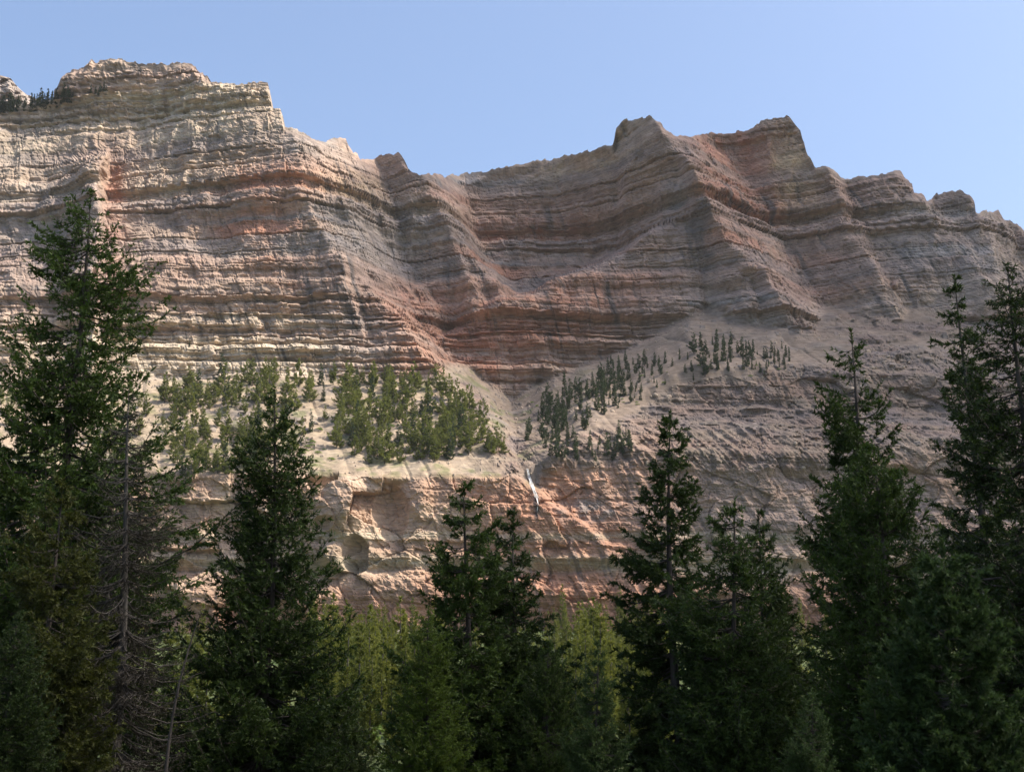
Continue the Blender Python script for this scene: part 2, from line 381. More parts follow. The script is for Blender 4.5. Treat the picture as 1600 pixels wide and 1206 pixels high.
und = und - .7 * ((jf < .12) & (hsh(np.floor(jc), k2, 0, 48) < .55)) - .35 * ((jf2 < .18) & (hsh(np.floor(jc2), k3, 0, 49) < .45))     # vertical joints
dU = 4.4 * b1 + mass * (3.2 * b2 + 2.0 * b3 + 1.15 * b4 + .5 * b5) + (.28 + .4 * mass) * blk + butt + rough + und
# ---- lower wall: big broken facets, slanting flutes, an undercut band near the base
fa, ea = facets(X / 26 + .3 * Z / 26 + .25 * vn(X / 12, Z / 12, seed=3), Z / 21 + .2 * vn(X / 14, Z / 14, seed=4), 61)
fb, eb = facets(X / 9 + .4 * Z / 9, Z / 8, 62)
fc, ec = facets(X / 3.3 + .4 * Z / 3.3, Z / 3.6, 63)
fl = 1 - np.abs(vn((X + .55 * Z) / 4.2, Z / 26, seed=64)); fl2 = 1 - np.abs(vn((X + .55 * Z) / 1.9, Z / 14, seed=65))
left_w = 1 / (1 + np.exp((PX - 700) / 70))
fd, ed = facets(X / 1.7 + .3 * Z / 1.7, Z / 1.5, 67)
crack = -.9 * np.clip(1 - ea / .05, 0, 1) - .4 * np.clip(1 - eb / .07, 0, 1) - .2 * np.clip(1 - ec / .1, 0, 1)
dL = crack + (2.6 + 4.0 * left_w) * fa + (.7 + 1.0 * left_w) * fb + (.4 + .3 * left_w) * fc + .25 * fd + (1.1 * fl + .5 * fl2) * (1.0 - .7 * left_w) + 3.5 * fbm(X / 40, Z / 60, seed=66, oct=2)
band = S * 0 + np.interp(PY, [700, 860, 872, 890, 905, 930, 955, 990, 1022], [0, 0, 1.5, -2.5, -1, 0.5, -3.0, -5, -3]) * (1 + .5 * vn(X / 20, Z / 30, seed=68))
shelf = np.interp(Z + 1.5 * vn(X / 14, Y / 30, seed=69), [60, 74, 75, 84, 85.5, 96], [0, .8, -1.4, .2, -1.0, 0])
dL = dL + band + .8 * shelf + .6 * b3 + .4 * b4 + .9 * rough
# alcove cut into the left of the lower wall
for (ax, ay, rx, ry, dep) in ((557, 868, 20, 28, -9), (610, 800, 26, 42, -6), (600, 990, 46, 16, -12), (505, 820, 16, 10, -4), (372, 835, 15, 20, -6), (1400, 770, 60, 40, -4)):
    dL = dL + dep * np.clip(1.25 - ((PX - ax) / rx) ** 2 - ((PY - ay) / ry) ** 2, 0, 1) ** .6
for (ax, ay, rx, ry, dep) in ((540, 790, 38, 50, 6), (655, 775, 22, 40, 4), (520, 870, 20, 26, 4), (610, 742, 40, 12, 5), (860, 715, 30, 24, 4)):
    dL = dL + dep * np.clip(1 - ((PX - ax) / rx) ** 2 - ((PY - ay) / ry) ** 2, 0, 1)
# ---- benches: mostly smooth talus with outcrop ribs; the right tier is blocky rock
outc = np.clip(fbm(X / 18, Y / 18, Z / 14, 3, 71) - .35, 0, 1)
rocky = np.clip((PX - 930 + 18 * vn(PX / 40, PY / 40, seed=7)) / 50, 0, 1) * np.clip((PY - np.interp(PX, [930, 1000, 1060, 1200, 1320, 1600], [680, 630, 600, 578, 562, 570]) - 9 * vn(PX / 25, PY / 25, seed=9)) / 14, 0, 1)
rocky = np.maximum(rocky, np.clip((PX - 1240) / 90, 0, 1) * np.clip(fbm(X / 30, Y / 60, Z / 9, 2, 73) * 2 + .55, 0, 1) * .9)
rocky = np.maximum(rocky, np.clip((PX - 835) / 25, 0, 1) * np.clip((PY - np.interp(PX, [835, 900, 1000], [680, 672, 650]) - 7 * vn(PX / 18, PY / 18, seed=10)) / 10, 0, 1) * .8)
gd = np.abs(PX - np.interp(PY, [590, 612, 660, 715], [715, 735, 765, 800]) - 6 * vn(PX / 14, PY / 14, seed=12))
rocky = np.maximum(rocky, np.clip(1.3 - gd / 15, 0, 1) * np.clip((PY - 585) / 15, 0, 1))
rocky = np.maximum(rocky, np.exp(-((PX - 800) / 55) ** 2 - ((PY - 700) / 26) ** 2))
flr = 2.6 * (1 - np.abs(vn((X + .6 * Z) / 4.5, Z / 22, seed=74))) + 1.1 * (1 - np.abs(vn((X + .6 * Z) / 2, Z / 12, seed=75)))
st1, se1 = facets(X / 2.6, Y / 3.2, 76)
stone = np.clip(.34 - se1 * 0 + st1 * .9, 0, 1) * (hsh(np.floor(X / 2.6), np.floor(Y / 3.2), 1, 77) < .16) * np.clip(.5 + 1.2 * vn(X / 25, Y / 25, seed=78), 0, 1)
rill = -1.0 * np.clip(1 - np.abs(vn((X + .3 * Y) / 8, Y / 60, seed=79)) * 3.2, 0, 1)
dB = .8 * fbm(X / 9, Y / 9, None, 4, 72) + 3.5 * outc + 1.5 * stone + rill + rocky * (1.8 * b2 + 1.0 * b3 + .5 * b4 + .5 * blk + 2.2 * fa + .8 * fb + .4 * fc + .15 * fd + .5 * rough + crack + 1.15 * flr * np.clip((PY - 650) / 25, 0, 1))
D = wU * dU + wB * dB + wL * dL
edge = np.clip((PY - sky_y[None]) / 14, .25, 1)
Yd = Y - D * edge
Xd = X + .25 * D * edge * vn(X / 20, Z / 20, seed=81)
Zd = Z + wB * .4 * outc
# ---- colour of the stone itself
def C(*a): return np.array(a, float)
cream, tan, grey, pink, red, dark, ochre = C(.46, .375, .28), C(.36, .28, .21), C(.25, .22, .205), C(.31, .207, .163), C(.35, .18, .122), C(.10, .092, .09), C(.40, .285, .175)
def mixc(c, d, t): return c * (1 - t[..., None]) + d * t[..., None]
hb1 = hsh(k1, 9, 0, 91); hb2 = hsh(k2, 9, 0, 92); hb3 = hsh(k3, 9, 0, 93); hb4 = hsh(k4, 9, 0, 94)
n60 = fbm(X / 60, Y / 60, Z / 40, 3, 95); n15 = fbm(X / 15, Y / 15, Z / 8, 3, 96); n5 = fbm(X / 5, Y / 5, Z / 3, 3, 97)
tone = np.clip(.5 + .55 * (hb2 - .5) + .35 * (hb3 - .5) + .25 * (hb1 - .5) + .22 * n15, 0, 1)
COL = mixc(mixc(np.broadcast_to(grey, PX.shape + (3,)), tan, np.clip(tone * 1.6, 0, 1)), cream, np.clip((tone - .55) * 2.2, 0, 1))
COL = mixc(COL, np.broadcast_to(pink, COL.shape), np.clip(.36 + .5 * (hb1 - .45) + .5 * n60 + .12 * np.clip((PX - 500) / 150, 0, 1), 0, .75))
def patch(cx, cy, sx, sy, c, amt, rot=0.0):
    global COL
    dx, dy = PX - cx, PY - cy
    u = dx * math.cos(R(rot)) + dy * math.sin(R(rot)); vv = -dx * math.sin(R(rot)) + dy * math.cos(R(rot))
    g = np.exp(-(u / sx) ** 2 - (vv / sy) ** 2)
    t = np.clip(1.65 * amt * g * (.2 + .25 * n15 + 1.7 * sm(np.clip((hb3 * .5 + hb2 * .5 - .25) / .45, 0, 1)) * (.7 + .5 * np.clip(st0, -.6, .8))), 0, 1) * (wU + wB * .3)
    COL = mixc(COL, np.broadcast_to(c, COL.shape), t)
st0 = vn(strike / 3.0, Z / 30, seed=106)
for p in ((400, 345, 60, 55, red, .95, -10), (440, 300, 60, 35, red, .6), (480, 420, 70, 60, red, .35), (330, 320, 120, 16, red, .4, -8), (175, 300, 14, 60, red, .6), (180, 380, 20, 60, red, .4),
          (640, 480, 70, 45, red, .6), (740, 530, 130, 70, red, .55), (880, 480, 120, 45, red, .55, -18), (800, 380, 130, 60, red, .45, -20), (1160, 300, 90, 90, red, .55), (1130, 235, 90, 35, red, .5),
          (1270, 440, 90, 35, red, .45), (1000, 440, 120, 50, red, .35, -15), (1240, 255, 28, 35, ochre, .8), (1250, 300, 40, 25, ochre, .35), (980, 250, 60, 20, ochre, .3), (560, 300, 60, 25, ochre, .35),
          (720, 300, 60, 14, red, .5), (1330, 545, 40, 10, red, .8), (1350, 300, 60, 25, pink, .5), (480, 220, 50, 30, grey, .5), (1480, 380, 90, 60, grey, .55), (80, 380, 100, 90, grey, .4), (600, 380, 90, 60, grey, .35),
          (300, 170, 140, 60, cream, .45), (200, 540, 200, 40, cream, .55), (400, 540, 160, 50, cream, .5), (560, 520, 60, 50, grey, .3), (1150, 480, 120, 50, grey, .45), (760, 285, 110, 16, grey, .5), (1060, 300, 30, 90, grey, .4), (880, 260, 70, 14, ochre, .25)):
    patch(*p)
# wash-down streaks of dark desert varnish below overhanging beds
st = vn(strike / 2.2, Z / 45, seed=101) + .6 * vn(strike / .9, Z / 22, seed=102)
stm = np.clip(fbm(X / 30, Y / 30, Z / 22, 2, 103) + .1, 0, 1)
COL = mixc(COL, np.broadcast_to(dark, COL.shape), np.clip((st - .3) * 1.4, 0, 1) * np.clip(stm * 1.5 + .1, 0, .8) * wU)
# thin dark partings between beds
COL = COL * (1 - .2 * ((hb4 < .25) & (wU > .5)) - .12 * ((hsh(k3, 78) < .4) & (f3 < .3) & (wU > .5)))[..., None]
# lower wall: orange-red base, grey weathered upper right
lowc = mixc(np.broadcast_to(C(.36, .235, .165), COL.shape), np.broadcast_to(C(.40, .30, .22), COL.shape), np.clip(.5 + .6 * n15 + .3 * fa, 0, 1))
lowc = mixc(lowc, np.broadcast_to(C(.36, .185, .12), COL.shape), np.clip(1.1 * np.exp(-((PX - 880) / 190) ** 2 - ((PY - 860) / 120) ** 2) + .7 * np.clip((PY - 900) / 60, 0, 1) + .3 * n60, 0, .9))
lowc = mixc(lowc, np.broadcast_to(C(.275, .205, .172), COL.shape), np.clip((PX - 900) / 220, 0, 1) * np.clip((900 - PY) / 90, 0, 1) * np.clip(.75 + .6 * n15, 0, 1))
lowc = mixc(lowc, np.broadcast_to(C(.33, .29, .21), COL.shape), np.clip(np.exp(-((PY - 880 - 5 * n15) / 12) ** 2) + .8 * np.exp(-((PY - 838 - 8 * n60) / 7) ** 2), 0, 1) * .75)
stl = vn((X + .25 * Z) / 2.0, Z / 40, seed=104) + .5 * vn((X + .25 * Z) / .8, Z / 25, seed=105)
lowc = mixc(lowc, np.broadcast_to(dark, COL.shape), np.clip((stl - .4) * 1.3, 0, 1) * np.clip((PX - 650) / 350, .12, .7))
lowc = mixc(lowc, np.broadcast_to(C(.18, .16, .15), COL.shape), np.clip(np.exp(-((PX - 935) / 60) ** 2 - ((PY - 795) / 20) ** 2) * (.6 + n5), 0, .8))
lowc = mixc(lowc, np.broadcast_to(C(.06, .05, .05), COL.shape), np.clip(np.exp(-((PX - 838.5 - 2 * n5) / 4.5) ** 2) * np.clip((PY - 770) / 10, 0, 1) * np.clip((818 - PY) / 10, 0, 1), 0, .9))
# benches: tan scree, fine dirt, some grass; right tier shows pinkish grey rock
ben = mixc(np.broadcast_to(C(.47, .375, .27), COL.shape), np.broadcast_to(C(.37, .27, .19), COL.shape), np.clip(.4 + .5 * n15, 0, 1))
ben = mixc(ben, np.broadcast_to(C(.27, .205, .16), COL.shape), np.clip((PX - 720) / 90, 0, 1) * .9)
ben = mixc(ben, np.broadcast_to(C(.21, .18, .16), COL.shape), np.clip(stone * 2.5 + .9 * outc + .35 * np.clip(n5, 0, 1), 0, .8))
ben = mixc(ben, np.broadcast_to(C(.13, .16, .05), COL.shape), np.clip(fbm(X / 7, Y / 7, None, 3, 111) * 1.5 - .45, 0, .55) * np.clip((1000 - PX) / 200, 0, 1))
rk = mixc(np.broadcast_to(C(.30, .21, .165), COL.shape), np.broadcast_to(C(.205, .165, .15), COL.shape), np.clip(.5 + .7 * n15 + .5 * (hb3 - .5), 0, 1))
rk = mixc(rk, np.broadcast_to(C(.30, .2, .15), COL.shape), np.clip(.9 * n60, 0, .8))
rk = mixc(rk, np.broadcast_to(dark, COL.shape), np.clip((stl - .45) * 1.3, 0, 1) * .55)
ben = mixc(ben, rk, np.clip(rocky * 1.2 * np.clip(.6 + fbm(X / 12, Y / 30, Z / 5, 2, 112), 0, 1), 0, 1))
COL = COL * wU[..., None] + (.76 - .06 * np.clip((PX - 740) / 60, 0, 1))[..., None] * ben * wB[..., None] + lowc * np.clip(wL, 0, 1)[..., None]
COL = np.clip(1.02 * COL * (1 + .16 * n5 + .10 * n15)[..., None], .03, .8)

P = np.stack([Xd, Yd, Zd], -1)
# back of the mountain behind the skyline, and a foot below the ground
top = P[0]
ext = []
for dy, dz in ((420, -190), (160, -60), (45, -14), (10, -3)):
    ext.append(top + np.array([0, dy, dz]))
foot = P[-1] + np.array([0, 3., -45.])
PP = np.concatenate([np.array(ext), P, foot[None]], 0); CC = np.concatenate([np.repeat(COL[:1], 4, 0), COL, COL[-1:]], 0)
RR = np.concatenate([np.zeros((4,) + REG.shape[1:], int), REG, REG[-1:]], 0)
nr_, nc_ = PP.shape[:2]
idx = np.arange(nr_ * nc_).reshape(nr_, nc_)
Q = np.stack([idx[:-1, :-1], idx[1:, :-1], idx[1:, 1:], idx[:-1, 1:]], -1).reshape(-1, 4)
RQ = RR[:-1, :-1].ravel().copy()
keep = np.ones((nr_ - 1, nc_ - 1), bool)
keep[4:-1] = ~(cut[1:, :-1] & cut[1:, 1:])
RQ[~keep.ravel()] = -1
Vall, Call = PP.reshape(-1, 3), CC.reshape(-1, 3)
for r, nm, m in ((0, 'upper_cliff', M_rock), (1, 'talus_slope', M_scree), (2, 'lower_cliff', M_low)):
    q = Q[RQ == r]; used, inv = np.unique(q, return_inverse=True)
    obj(nm, mesh_np(nm, Vall[used], inv.reshape(-1, 4), m, False, Call[used]), kind='structure')
def on_rock(px, py):
    i = int(np.clip(np.searchsorted(pxs, px), 0, len(pxs) - 1))
    j = int(np.clip(round((max(py, sky_y[i] + 1) - PYT) / (PYB - PYT) * (NR - 1)), 0, NR - 1))
    return P[j, i]

# far knob on the left edge of the skyline
kx = np.linspace(-90, 75, 60); ky = np.interp(kx, [-90, -40, 0, 15, 25, 35, 45, 60, 75], [150, 128, 117, 121, 132, 143, 149, 156, 172])
ky = ky + 1.6 * vn(kx / 6, kx * 0, seed=8)
rowsK = np.linspace(0, 1, 40)[:, None]
KY = ky[None] + (190 - ky[None]) * rowsK; KX = np.repeat(kx[None], 40, 0); ka, kb = rays(KX, KY)
kd = 1000 - 25 * rowsK - 8 * fbm(KX / 14, KY / 8, None, 4, 9) - 6 * (hsh(np.floor(KY / 6 + .3 * vn(KX / 9, KY / 9, seed=2)), 3) - .5)
KP = np.stack([ka * kd, kd + 0 * ka, kb * kd + CAMZ], -1)
KP = np.concatenate([(KP[0] + np.array([0, 80, -40.]))[None], KP], 0)
ki = np.arange(41 * 60).reshape(41, 60)
KQ = np.stack([ki[:-1, :-1], ki[1:, :-1], ki[1:, 1:], ki[:-1, 1:]], -1).reshape(-1, 4)
kc = np.tile(C(.3, .25, .215), (41 * 60, 1)) * (1 + .3 * vn(np.arange(41 * 60) / 3.3, np.zeros(41 * 60), seed=4))[:, None]
obj('distant_peak', mesh_np('distant_peak', KP.reshape(-1, 3), KQ, M_rock, False, kc), kind='structure')

# ------------------------------------------------------------------ valley ground
def gz(x, y):
    x = np.asarray(x, float); y = np.asarray(y, float)
    t = np.clip((y - 40) / 520, 0, 1.2)
    return 47 * t ** 1.25 + np.clip(y / 400, 0, 1) * 2.5 * vn(x / 60, y / 60, seed=121) + .35 * vn(x / 9, y / 9, seed=122)
gx = np.concatenate([np.linspace(-2500, -420, 16), np.linspace(-400, 400, 110), np.linspace(420, 2500, 16)])
gy = np.concatenate([np.linspace(-2500, -100, 14), np.linspace(-80, 620, 110)])
GX, GY = np.meshgrid(gx, gy); GZ = gz(GX, GY)
gi = np.arange(GX.size).reshape(GX.shape)
gq = np.stack([gi[:-1, :-1], gi[:-1, 1:], gi[1:, 1:], gi[1:, :-1]], -1).reshape(-1, 4)
M_ground = plain('meadow', (.035, .058, .014), (.085, .095, .035), .12, .95, (1, 1, 1), .5, .3)
obj('ground', mesh_np('ground', np.stack([GX, GY, GZ], -1).reshape(-1, 3), gq, M_ground, True), kind='structure')

# ------------------------------------------------------------------ conifers
def norm(a): return a / (np.linalg.norm(a, axis=-1, keepdims=True) + 1e-9)
def conifer(name, seed, H, prof, nb, needles, nl, nw, m_leaf, m_bark, top_up=.55, low=-.28, curl=.3, clump=.12, jit=.32, bare=0.0, sub=True, hmin=.02, lean=(0, 0), tr=None, twig_r=.006, dead_tip=0.0):
    """One conifer: trunk, limbs with side twigs and sub-twigs, needles as small blades.
    prof = [(fraction of height from the top, crown radius in m), ...].  Returns (trunk, branches, crown) meshes."""
    g = np.random.default_rng(seed)
    pf = np.array(prof, float)
    tr = tr or .011 * H + .03
    # trunk
    nz = 14; hz = np.linspace(0, 1, nz); bend = np.stack([lean[0] * hz ** 2 + .012 * H * np.sin(hz * 4 + seed), lean[1] * hz ** 2 + .01 * H * np.sin(hz * 3.1 + seed * 2), hz * H], -1)
    bend[:, :2] -= bend[0, :2]
    def axis(h): return np.stack([np.interp(h, hz, bend[:, i]) for i in range(3)], -1)
    rad = tr * (1 - hz) ** .85 + .008
    Vt, Qt = tubes(bend[:-1] - [0, 0, .05], bend[1:], rad[:-1], rad[1:], 8)
    # limbs, in loose whorls; a few levels are thin so light shows through
    hb = 1 - (1 - hmin) * g.random(nb) ** .78
    hb = np.round(hb * H / (clump * 4)) * (clump * 4) / H + g.normal(0, .25 * clump * 4 / H * .5, nb); hb = np.clip(hb, hmin, .995)
    az = g.random(nb) * 2 * math.pi
    lob = 1 + jit * vn(az * 1.1 + 5, hb * H / 1.6 + seed * 3.1, seed=seed) + .22 * vn(az * 2.3, hb * H / .7, seed=seed + 5)
    L = np.interp(1 - hb, pf[:, 0], pf[:, 1]) * lob * (.62 + .45 * g.random(nb)); L = np.maximum(L, .08)
    keep = g.random(nb) > bare * (hb < .6); hb, az, L = hb[keep], az[keep], L[keep]; nb = len(hb)
    sl0 = low + (top_up - low) * np.clip((hb - .25) / .75, 0, 1) ** 1.3 + g.normal(0, .12, nb)
    cu = curl * (.5 + g.random(nb)) * np.where(hb > .85, .4, 1)
    def bp(t):      # t (nb, k) -> points on the limb
        r = L[:, None] * t
        z = r * sl0[:, None] + cu[:, None] * L[:, None] * (t ** 2.2) - .12 * L[:, None] * np.sin(math.pi * t)
        return axis(hb)[:, None, :] + np.stack([r * np.cos(az)[:, None], r * np.sin(az)[:, None], z], -1)
    k = 5; tt = np.linspace(0, 1, k)[None].repeat(nb, 0); bpnt = bp(tt)
    br = (.010 + .011 * L)[:, None] * (1 - .85 * tt)
    parts = []
    for i in range(k - 1): parts.append(tubes(bpnt[:, i], bpnt[:, i + 1], br[:, i], br[:, i + 1], 3))
    # side twigs
    nt_ = np.maximum(4, (L / .13 if sub else L / (.09 * H * .2)).astype(int)); nt_ = np.minimum(nt_, 46)
    bi = np.repeat(np.arange(nb), nt_); N = len(bi)
    t0 = .10 + .9 * g.random(N) ** .85
    def pt(t): 
        r = L[bi] * t; z = r * sl0[bi] + cu[bi] * L[bi] * t ** 2.2 - .12 * L[bi] * np.sin(math.pi * t)
        return axis(hb[bi]) + np.stack([r * np.cos(az[bi]), r * np.sin(az[bi]), z], -1)
    p0 = pt(t0); d0 = norm(pt(np.minimum(t0 + .03, 1.03)) - p0)
    side = norm(np.cross(d0, np.array([0, 0, 1.]))) * np.where(g.random(N) < .5, -1, 1)[:, None]
    dv = norm(d0 * (.55 + .3 * g.random(N))[:, None] + side * (.85 * g.random(N) ** .6)[:, None] + np.array([0, 0, 1.]) * (g.normal(-.28, .28, N))[:, None])
    tl = (.10 + .42 * L[bi] * (1.02 - t0) + .10 * g.random(N)) * (.55 + .6 * g.random(N))
    tl = np.minimum(tl, .95 if sub else 9)
    S0 = [p0]; S1 = [p0 + dv * tl[:, None]]; W = [np.where(t0 < .3, .45, 1.0)]
    # outer half of each limb carries needles itself
    for i in range(2, k - 1): S0.append(bpnt[:, i]); S1.append(bpnt[:, i + 1]); W.append(np.ones(nb))
    # leader
    S0.append(axis(np.array([.965]))); S1.append(axis(np.array([1.0])) + [[0, 0, .1]]); W.append(np.array([3.0]))
    if sub:
        ns = np.minimum((tl / .10).astype(int), 8); si = np.repeat(np.arange(N), ns); M = len(si)
        u = .15 + .85 * g.random(M); q0 = p0[si] + dv[si] * (tl[si] * u)[:, None]
        sd = norm(np.cross(dv[si], np.array([0, 0, 1.]))) * np.where(g.random(M) < .5, -1, 1)[:, None]
        qd = norm(dv[si] * .8 + sd * .7 + np.array([0, 0, 1.]) * g.normal(-.3, .3, M)[:, None])
        ql = (.07 + .22 * tl[si] * (1.1 - u)) * (.7 + .6 * g.random(M))
        S0.append(q0); S1.append(q0 + qd * ql[:, None]); W.append(np.ones(M))
        parts.append(ribbons(p0, S1[0], twig_r * 1.3, twig_r * .5))
        if bare > 0: parts.append(ribbons(q0, q0 + qd * ql[:, None], twig_r * .8, twig_r * .3))
    Vb, Qb = join(parts)
    S0 = np.concatenate(S0); S1 = np.concatenate(S1); W = np.concatenate(W)
    ln = np.linalg.norm(S1 - S0, axis=1) * W; cum = np.cumsum(ln)
    r = g.random(needles) * cum[-1]; ii = np.minimum(np.searchsorted(cum, r), len(cum) - 1)
    f = g.random(needles); pc = S0[ii] + (S1[ii] - S0[ii]) * f[:, None]; sdv = norm(S1[ii] - S0[ii])
    rv = norm(g.normal(size=(needles, 3))); rv = norm(rv - sdv * (rv * sdv).sum(1, keepdims=True))
    nd = norm(sdv * .75 + rv * .8 + [0, 0, .12]); sv = norm(np.cross(nd, g.normal(size=(needles, 3))))
    le = nl * (.6 + .8 * g.random(needles)); wd = nw * (.7 + .6 * g.random(needles))
    Vn = np.stack([pc - sv * (wd / 2)[:, None], pc + sv * (wd / 2)[:, None], pc + nd * le[:, None]], 1).reshape(-1, 3)
    Fn = np.arange(len(Vn)).reshape(-1, 3)
    tipv = np.clip(f * .8 - .15 + .35 * (g.random(needles) - .5), 0, 1) * .8
    tc_ = np.repeat(tipv, 3)[:, None].repeat(3, 1)
    return (mesh_np(name + '_trunk', Vt, Qt, m_bark, True), mesh_np(name + '_branches', Vb, Qb, m_bark, True), mesh_np(name + '_crown', Vn, Fn, m_leaf, False, tc_))
def plant(name, meshes, loc, rz=0, scale=1, sz=1, leaf=None):
    """top-level tree with trunk, branches and crown; leaf swaps the crown's material on this copy only"""
    e = empty(name, loc); e.rotation_euler = (0, 0, rz); e.scale = (scale, scale, scale * sz)
    for nm, me in zip(('trunk', 'branches', 'crown') if len(meshes) == 3 else ('trunk', 'crown'), meshes):
        o = obj(nm, me, e, kind='stuff' if nm == 'branches' else None)
        if nm == 'crown' and leaf:
            o.material_slots[0].link = 'OBJECT'; o.material_slots[0].material = leaf
    return e

ONES = 'first second third fourth fifth sixth seventh eighth ninth tenth eleventh twelfth thirteenth fourteenth fifteenth sixteenth seventeenth eighteenth nineteenth'.split()
TENS = {2: ('twenty', 'twentieth'), 3: ('thirty', 'thirtieth'), 4: ('forty', 'fortieth'), 5: ('fifty', 'fiftieth'), 6: ('sixty', 'sixtieth'), 7: ('seventy', 'seventieth')}
def ordinal(n):
    if n < 20: return ONES[n - 1]
    a, b = divmod(n, 10); return TENS[a][1] if b == 0 else TENS[a][0] + '-' + ONES[b - 1]
def rank_labels(items, kind, where, group, rows=3, names=('back row', 'middle row', 'front row')):
    """items = [(px, py, object)]: label each by its row (from the foot's height in the picture) and its rank from the left"""
    items = sorted(items, key=lambda i: i[1]); n = len(items); rows = min(rows, max(1, n))
    for r in range(rows):
        part = sorted(items[n * r // rows:n * (r + 1) // rows], key=lambda i: i[0])
        for k, (_, _, o) in enumerate(part):
            rk = ('leftmost ' if k == 0 else 'rightmost ' if k == len(part) - 1 else ordinal(k + 1) + ' from left, ')
            tag(o, (rk + kind + ', ' + (names[r] + ' ' if rows > 1 else '') + where), kind.split()[-1], group)

# ---- foreground spruces: (tip px, tip py, distance, [(py, half width px)], limbs, needles, leaf, bark, options, label)
FG = [
 (124, 300, 47, [(300, 6), (345, 44), (420, 88), (480, 84), (530, 96), (600, 132), (680, 128), (760, 165), (900, 195), (1206, 235)], 600, 215000, M_needle, M_bark, dict(jit=.5, top_up=.22, low=-.32, curl=.3), 'tallest dark spruce, with ragged open branches, on the left edge'),
 (425, 606, 46, [(606, 4), (640, 20), (700, 45), (780, 74), (850, 84), (930, 110), (1030, 135), (1206, 160)], 560, 150000, M_needle, M_bark, dict(jit=.3, top_up=.35, low=-.2, curl=.36), 'dense dark conical spruce standing alone left of centre'),
 (733, 760, 43, [(760, 4), (800, 26), (860, 60), (930, 72), (1010, 92), (1206, 125)], 420, 110000, M_needle, M_bark, dict(jit=.38, top_up=.3, low=-.25), 'dark spruce in the middle, taller of the close pair below the waterfall'),
 (812, 800, 45, [(800, 4), (840, 24), (900, 40), (950, 62), (1040, 85), (1206, 115)], 400, 100000, M_needle_dk, M_bark, dict(jit=.4, low=-.2, top_up=.3, curl=.2), 'slimmer dark spruce right of the close middle pair below the waterfall'),
 (1052, 645, 44, [(645, 4), (690, 28), (760, 52), (830, 58), (900, 76), (1000, 92), (1206, 120)], 380, 105000, M_needle_dk, M_bark, dict(jit=.42, low=-.3, top_up=.25, curl=.22), 'open spruce with bare trunk showing, right of centre'),
 (1140, 786, 40, [(786, 4), (830, 34), (900, 66), (980, 100), (1080, 120), (1206, 140)], 460, 120000, M_needle, M_bark, dict(jit=.34, top_up=.35), 'bushy mid green spruce directly right of the open spruce'),
 (1312, 518, 46, [(518, 4), (560, 34), (620, 46), (700, 66), (790, 88), (860, 92), (1206, 130)], 330, 95000, M_needle_dk, M_bark, dict(jit=.5, low=-.25, top_up=.35), 'tall thin sparse spruce behind the bushy right-hand spruce'),
 (1360, 690, 38, [(690, 4), (730, 24), (790, 50), (850, 72), (930, 96), (1030, 122), (1206, 155)], 520, 140000, M_needle, M_bark, dict(jit=.38, low=.0, curl=.4), 'bushy spruce with upswept branches in front of the tall thin one'),
 (1499, 434, 52, [(434, 4), (480, 22), (540, 40), (600, 42), (680, 56), (780, 66), (1206, 110)], 360, 95000, M_needle_dk, M_bark, dict(jit=.42, low=-.3, top_up=.2, curl=.2), 'tall slender dark spruce second from the right edge'),
 (1588, 414, 36, [(414, 4), (460, 36), (540, 62), (660, 104), (800, 135), (1000, 165), (1206, 190)], 620, 165000, M_needle_dk, M_bark, dict(jit=.36, top_up=.3), 'dense dark spruce cut by the right edge of the picture'),
 (1482, 852, 21, [(852, 5), (900, 30), (960, 70), (1040, 95), (1206, 120)], 300, 190000, M_needle_blue, M_bark_grey, dict(jit=.42, low=.05, curl=.4), 'nearest young spruce, soft green, bottom right corner'),
]
M_leafset = {}
trees = {}
for n_, (tx, ty, D_, pr, nbr, nee, lm, bm, opt, lab) in enumerate(FG):
    tipw = at(tx, ty, D_); base = np.array([tipw[0], D_, 0.0]); base[2] = float(gz(base[0], base[1])) - .1
    H = tipw[2] - base[2]
    prof = [((at(tx, ty, D_)[2] - at(tx, py, D_)[2]) / H, (1.24 if n_ in (0, 9) else 1.08) * hw * D_ / F) for py, hw in pr]
    nsc = 1.0
    ms = conifer('spruce%d' % n_, 300 + n_, H, prof, int(nbr * .72), int(nee * 1.0), .135 * (D_ / 45) ** .7, (.07 if n_ == 0 else .054) * (D_ / 45) ** .85, lm, bm, **opt)
    t = plant('spruce_tree', ms, base); tag(t, lab, 'spruce', 'foreground spruces'); trees[n_] = (ms, H)
def fg_copy(src, tx, ty, D_, rz, leaf, lab, wide=1.0, name='spruce_tree'):
    tipw = at(tx, ty, D_); b = np.array([tipw[0], D_, 0.0]); b[2] = float(gz(b[0], b[1])) - .1
    ms, H0 = trees[src]; s_ = (tipw[2] - b[2]) / H0
    t = plant(name, ms, b, rz, s_ * wide, 1 / wide, leaf); tag(t, lab, 'spruce', 'foreground spruces'); return t
fg_copy(1, 676, 950, 40, 1.9, M_needle_lime, 'fresh green young spruce against the left side of the middle pair', 1.0)
fg_copy(2, 930, 1004, 38, 2.5, M_needle_blue, 'short blue-green spruce low in the gap right of the middle pair', .8)
fg_copy(5, 1265, 1078, 26, .7, M_needle_blue, 'small blue-green spruce at the bottom, left of the nearest young spruce', .8)
fg_copy(3, 1178, 800, 43, 3.3, M_needle_dk, 'thin spruce top just behind the bushy mid green spruce', .8)
fg_copy(2, 95, 752, 39, 4.0, M_needle_olive, 'olive brown spruce in front of the tallest spruce', 1.0)
fg_copy(4, 12, 690, 50, 1.0, M_needle_dk, 'dark spruce cut by the left edge of the picture', 1.2)
fg_copy(1, 1230, 985, 47, 4.4, M_needle_dk, 'dark spruce low between the two bushy spruces on the right', 1.2)
